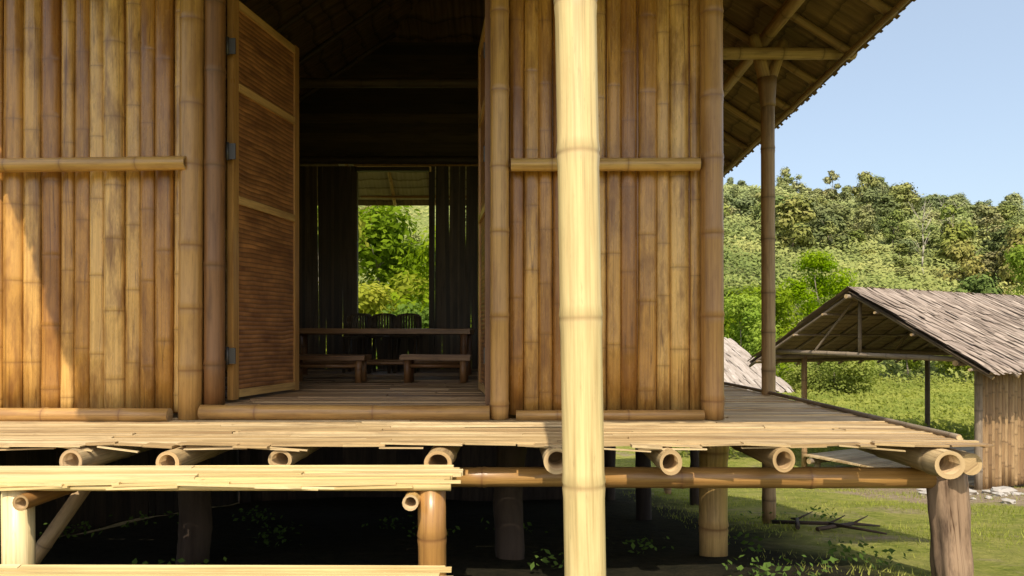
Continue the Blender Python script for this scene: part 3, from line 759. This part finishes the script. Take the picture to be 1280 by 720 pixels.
for x,y,s in ((-2.0,14.0,.9),(-3.3,14.6,1.05),(-1.2,15.4,1.05),(-2.6,17.5,1.35),(-4.6,16.5,1.3),(.2,18,1.3),(-6,19,1.4),(-3.9,20.5,1.6),(-1.2,21,1.7)):
    tree(random.choice(near),x,y,s,'bright green leafy tree behind the house','trees behind the house')
for x,y,s in ((7.2,21,1.1),(8.8,23.5,1.25),(10.2,21.5,.9),(11.9,24,.9),(14.5,25,.8),(16.6,25,.9),(19.5,26,1.3),(9.2,28,1.3),(13.5,30,1.2),(22.5,29,1.4)):
    tree(random.choice(near),x,y,s*.85,'leafy green bushy tree at the foot of the hill','trees at the foot of the hill')
M_pb=plain('pale_bark',(.42,.37,.28),.9)
for px,y,h in ((1155,46,3.6),(1182,50,3.0)):
    mb=MB();p=Vector((0,0,-.3));pts2=[p]
    for k in range(7):
        p=p+Vector((random.uniform(-.15,.15),random.uniform(-.15,.15),(h+1.5)/7));pts2.append(p)
    for k in range(7): pole(mb,pts2[k],pts2[k+1],.06*(1-k*.12),.06*(1-(k+1)*.12),seg=6,inter=9,inner=0)
    tr=mb;mb2=MB()
    for k in range(14):
        b=pts2[random.randint(2,6)];th=random.uniform(0,6.28);L=random.uniform(.5,1.1)
        e=b+Vector((math.cos(th)*L,math.sin(th)*L,L*random.uniform(.8,1.6)));pole(mb2,b,e,.02,.008,seg=4,inter=9,inner=0)
        pole(mb2,(b+e)/2,(b+e)/2+Vector((random.uniform(-.4,.4),random.uniform(-.4,.4),.6)),.012,.006,seg=4,inter=9,inner=0)
    x=(px-640)/853*y
    e=empty('bare_tree','pale thin bare tree on the hillside','tree',(x,y,float(gz(x,y))),'bare trees on the hillside')
    o=make(tr,'trunk',[M_pb]);o.parent=e
    o=make(mb2,'branches',[M_pb]);o.parent=e
n=200000
yy=24+(134-24)*rng.random(n)**.85;tt=np.where(rng.random(n)<.9,rng.uniform(.22,.86,n),rng.uniform(-.4,.1,n));xx=tt*yy
lump=np.clip(.5+.5*np.sin(xx*1.0+np.sin(yy*.5)*2)*np.sin(yy*.8+np.sin(xx*.4)*2),0,1)
big=np.clip(.5+.6*np.sin(xx*.31+yy*.07)*np.sin(yy*.17+1),0,1)
hh=rng.random(n)*(.15+1.7*lump*(.3+.7*big))
zz=gz(xx,yy)+hh
col=np.clip(.75-.5*big+.3*lump*hh+rng.normal(size=n)*.08,0,1)
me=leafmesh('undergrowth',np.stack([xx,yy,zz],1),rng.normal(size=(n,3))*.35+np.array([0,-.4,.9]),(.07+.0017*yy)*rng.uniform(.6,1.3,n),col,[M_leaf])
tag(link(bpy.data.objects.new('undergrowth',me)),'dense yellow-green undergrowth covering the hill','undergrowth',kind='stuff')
n=80000
xx=rng.uniform(3,22,n);yy=rng.uniform(12.0,25,n);hh=rng.uniform(.05,.5,n)
k_=~((xx>2.2)&(xx<6.5)&(yy>15)&(yy<19.6));xx,yy,hh=xx[k_],yy[k_],hh[k_];n=len(xx)
me=leafmesh('meadow_plants',np.stack([xx,yy,gz(xx,yy)+hh],1),rng.normal(size=(n,3))*.5+np.array([0,-.5,.8]),rng.uniform(.04,.09,n),np.clip(.55+.3*np.sin(xx*1.3)*np.sin(yy*1.7)+rng.normal(size=n)*.1,0,1),[M_leafn],.4)
tag(link(bpy.data.objects.new('meadow_plants',me)),'bright green knee-high plants behind the shelter','plants',kind='stuff')
def blades(name,x,y,h,w,label,mat):
    n=len(x);z=gz(x,y);th=rng.uniform(0,6.28,n);ln=rng.normal(size=(n,2))*.5
    dx=np.cos(th)*w;dy=np.sin(th)*w
    b0=np.stack([x-dx,y-dy,z-.01],1);b1=np.stack([x+dx,y+dy,z-.01],1);t=np.stack([x+ln[:,0]*h,y+ln[:,1]*h,z+h],1)
    v=np.stack([b0,b1,t],1).reshape(-1,3)
    me=bpy.data.meshes.new(name);me.vertices.add(3*n);me.vertices.foreach_set('co',v.astype(np.float32).ravel())
    me.loops.add(3*n);me.loops.foreach_set('vertex_index',np.arange(3*n,dtype=np.int32));me.polygons.add(n);me.polygons.foreach_set('loop_start',np.arange(0,3*n,3,dtype=np.int32))
    me.materials.append(mat);c=np.ones((3*n,4),np.float32);cc=np.clip(.5+.35*np.sin(x*1.9+.6*y)*np.sin(y*1.4)+rng.normal(size=n)*.15,0,1);c[:,0]=np.repeat(cc,3)
    ca=me.color_attributes.new('Col','FLOAT_COLOR','POINT');ca.data.foreach_set('color',c.ravel());me.update(calc_edges=True);me.validate()
    tag(link(bpy.data.objects.new(name,me)),label,'grass',kind='stuff')
n=130000
x=rng.uniform(1.2,11,n);y=2.4+10.5*rng.random(n)**1.2
dens=.45+.55*np.sin(x*2.1+y)*np.sin(y*1.7-x*.6)+.35*np.sin(x*5.3)*np.sin(y*4.1+x)
path=np.exp(-(((x-6.0)**2)+.8*(y-8.2)**2)/2.2)
k_=(rng.random(n)<dens*(1-path*.97))&~((x<1.6)&(rng.random(n)<.7))
x,y=x[k_],y[k_];blades('lawn_grass',x,y,rng.uniform(.01,.035,len(x)),rng.uniform(.002,.005,len(x)),'short patchy sunlit grass beside the stilt house',M_grass)
n=900;cx=rng.uniform(-3,2.6,n//30);cy=rng.uniform(2.4,5,n//30)
xs=(cx[:,None]+rng.normal(size=(n//30,30))*.07).ravel();ys=(cy[:,None]+rng.normal(size=(n//30,30))*.07).ravel()
me=leafmesh('weeds',np.stack([xs,ys,gz(xs,ys)+rng.uniform(.01,.09,len(xs))],1),rng.normal(size=(len(xs),3))*.5+np.array([0,-.3,1]),rng.uniform(.010,.022,len(xs)),rng.uniform(0,.5,len(xs)),[M_weed])
tag(link(bpy.data.objects.new('weeds',me)),'small leafy weeds growing under the house','weeds',kind='stuff')
M_rock=plain('rock',(.42,.38,.33),.9)
def rock(x,y,s):
    bm=bmesh.new();bmesh.ops.create_icosphere(bm,subdivisions=2,radius=1)
    sd=random.random()*9
    for v in bm.verts:
        c=v.co;k=1+.25*math.sin(c.x*3+sd)*math.cos(c.y*4+sd)+.14*math.sin(c.z*7+sd*2);v.co=c*k
    me=bpy.data.meshes.new('rock');bm.to_mesh(me);bm.free();me.materials.append(M_rock)
    o=bpy.data.objects.new('rock',me);o.location=(x,y,float(gz(x,y))+s*.15);o.scale=(s,s*.8,s*.5);o.rotation_euler=(0,0,random.uniform(0,6))
    tag(link(o),'grey stone lying on the trodden ground','rock','stones beside the shelter')
for x,y,s in ((5.1,7.7,.12),(5.35,7.5,.09),(5.6,7.75,.14),(4.9,8.1,.08),(5.75,7.3,.10),(4.7,7.3,.06),(5.4,8.0,.07),(4.3,6.8,.05),(3.9,6.0,.05),(4.8,6.6,.07)): rock(x,y,s)
for k in range(22): rock(random.gauss(5.2,.35),random.gauss(7.35,.35),random.uniform(.025,.08))
for k,(x0,y0,x1,y1) in enumerate(((1.75,4.6,2.25,4.1),(1.8,4.3,2.0,4.9),(1.9,4.25,2.45,4.55))):
    mb=MB();z0=float(gz(x0,y0))+.02;z1=float(gz(x1,y1))+.02
    a=Vector((x0,y0,z0));b=Vector((x1,y1,z1));m_=(a+b)/2+Vector((.03,.02,.02))
    pole(mb,a,m_,.014,.012,seg=6,inter=9,inner=0);pole(mb,m_,b,.012,.006,seg=6,inter=9,inner=0)
    pole(mb,m_,m_+Vector((.14,.08,.03)),.008,.003,seg=5,inter=9,inner=0)
    o=make(mb,'fallen_branch',[M_woodd]);tag(o,'dry brown branch lying on the grass','branch','fallen branches')

# ------------------------------------------------------------ camera, light
cam=bpy.data.cameras.new('camera');co=bpy.data.objects.new('camera',cam);link(co)
co.location=(0,0,0);co.rotation_euler=(math.radians(90),0,0)
cam.sensor_width=36;cam.lens=24;cam.shift_y=60/1280;cam.clip_end=3000;cam.clip_start=.05
scene.camera=co
d=Vector((.03,.83,-1.0)).normalized()
sl=bpy.data.lights.new('sun','SUN');sl.energy=5.0;sl.angle=math.radians(.5);sl.color=(1,.92,.78)
so=bpy.data.objects.new('sun',sl);so.rotation_euler=d.to_track_quat('-Z','Y').to_euler();link(so)
w=bpy.data.worlds.new('World');scene.world=w;w.use_nodes=True;nt=w.node_tree
bg=nt.nodes['Background'];sk=nt.nodes.new('ShaderNodeTexSky');sk.sky_type='NISHITA';sk.sun_disc=False
sk.sun_elevation=math.asin(-d.z);sk.sun_rotation=math.radians(182);sk.air_density=1.0;sk.dust_density=3.0;sk.ozone_density=1.0
haze=mix(nt,1.0,sk.outputs[0],(2.1,2.4,2.6),'ADD')
nt.links.new(haze,bg.inputs[0]);bg.inputs[1].default_value=.14
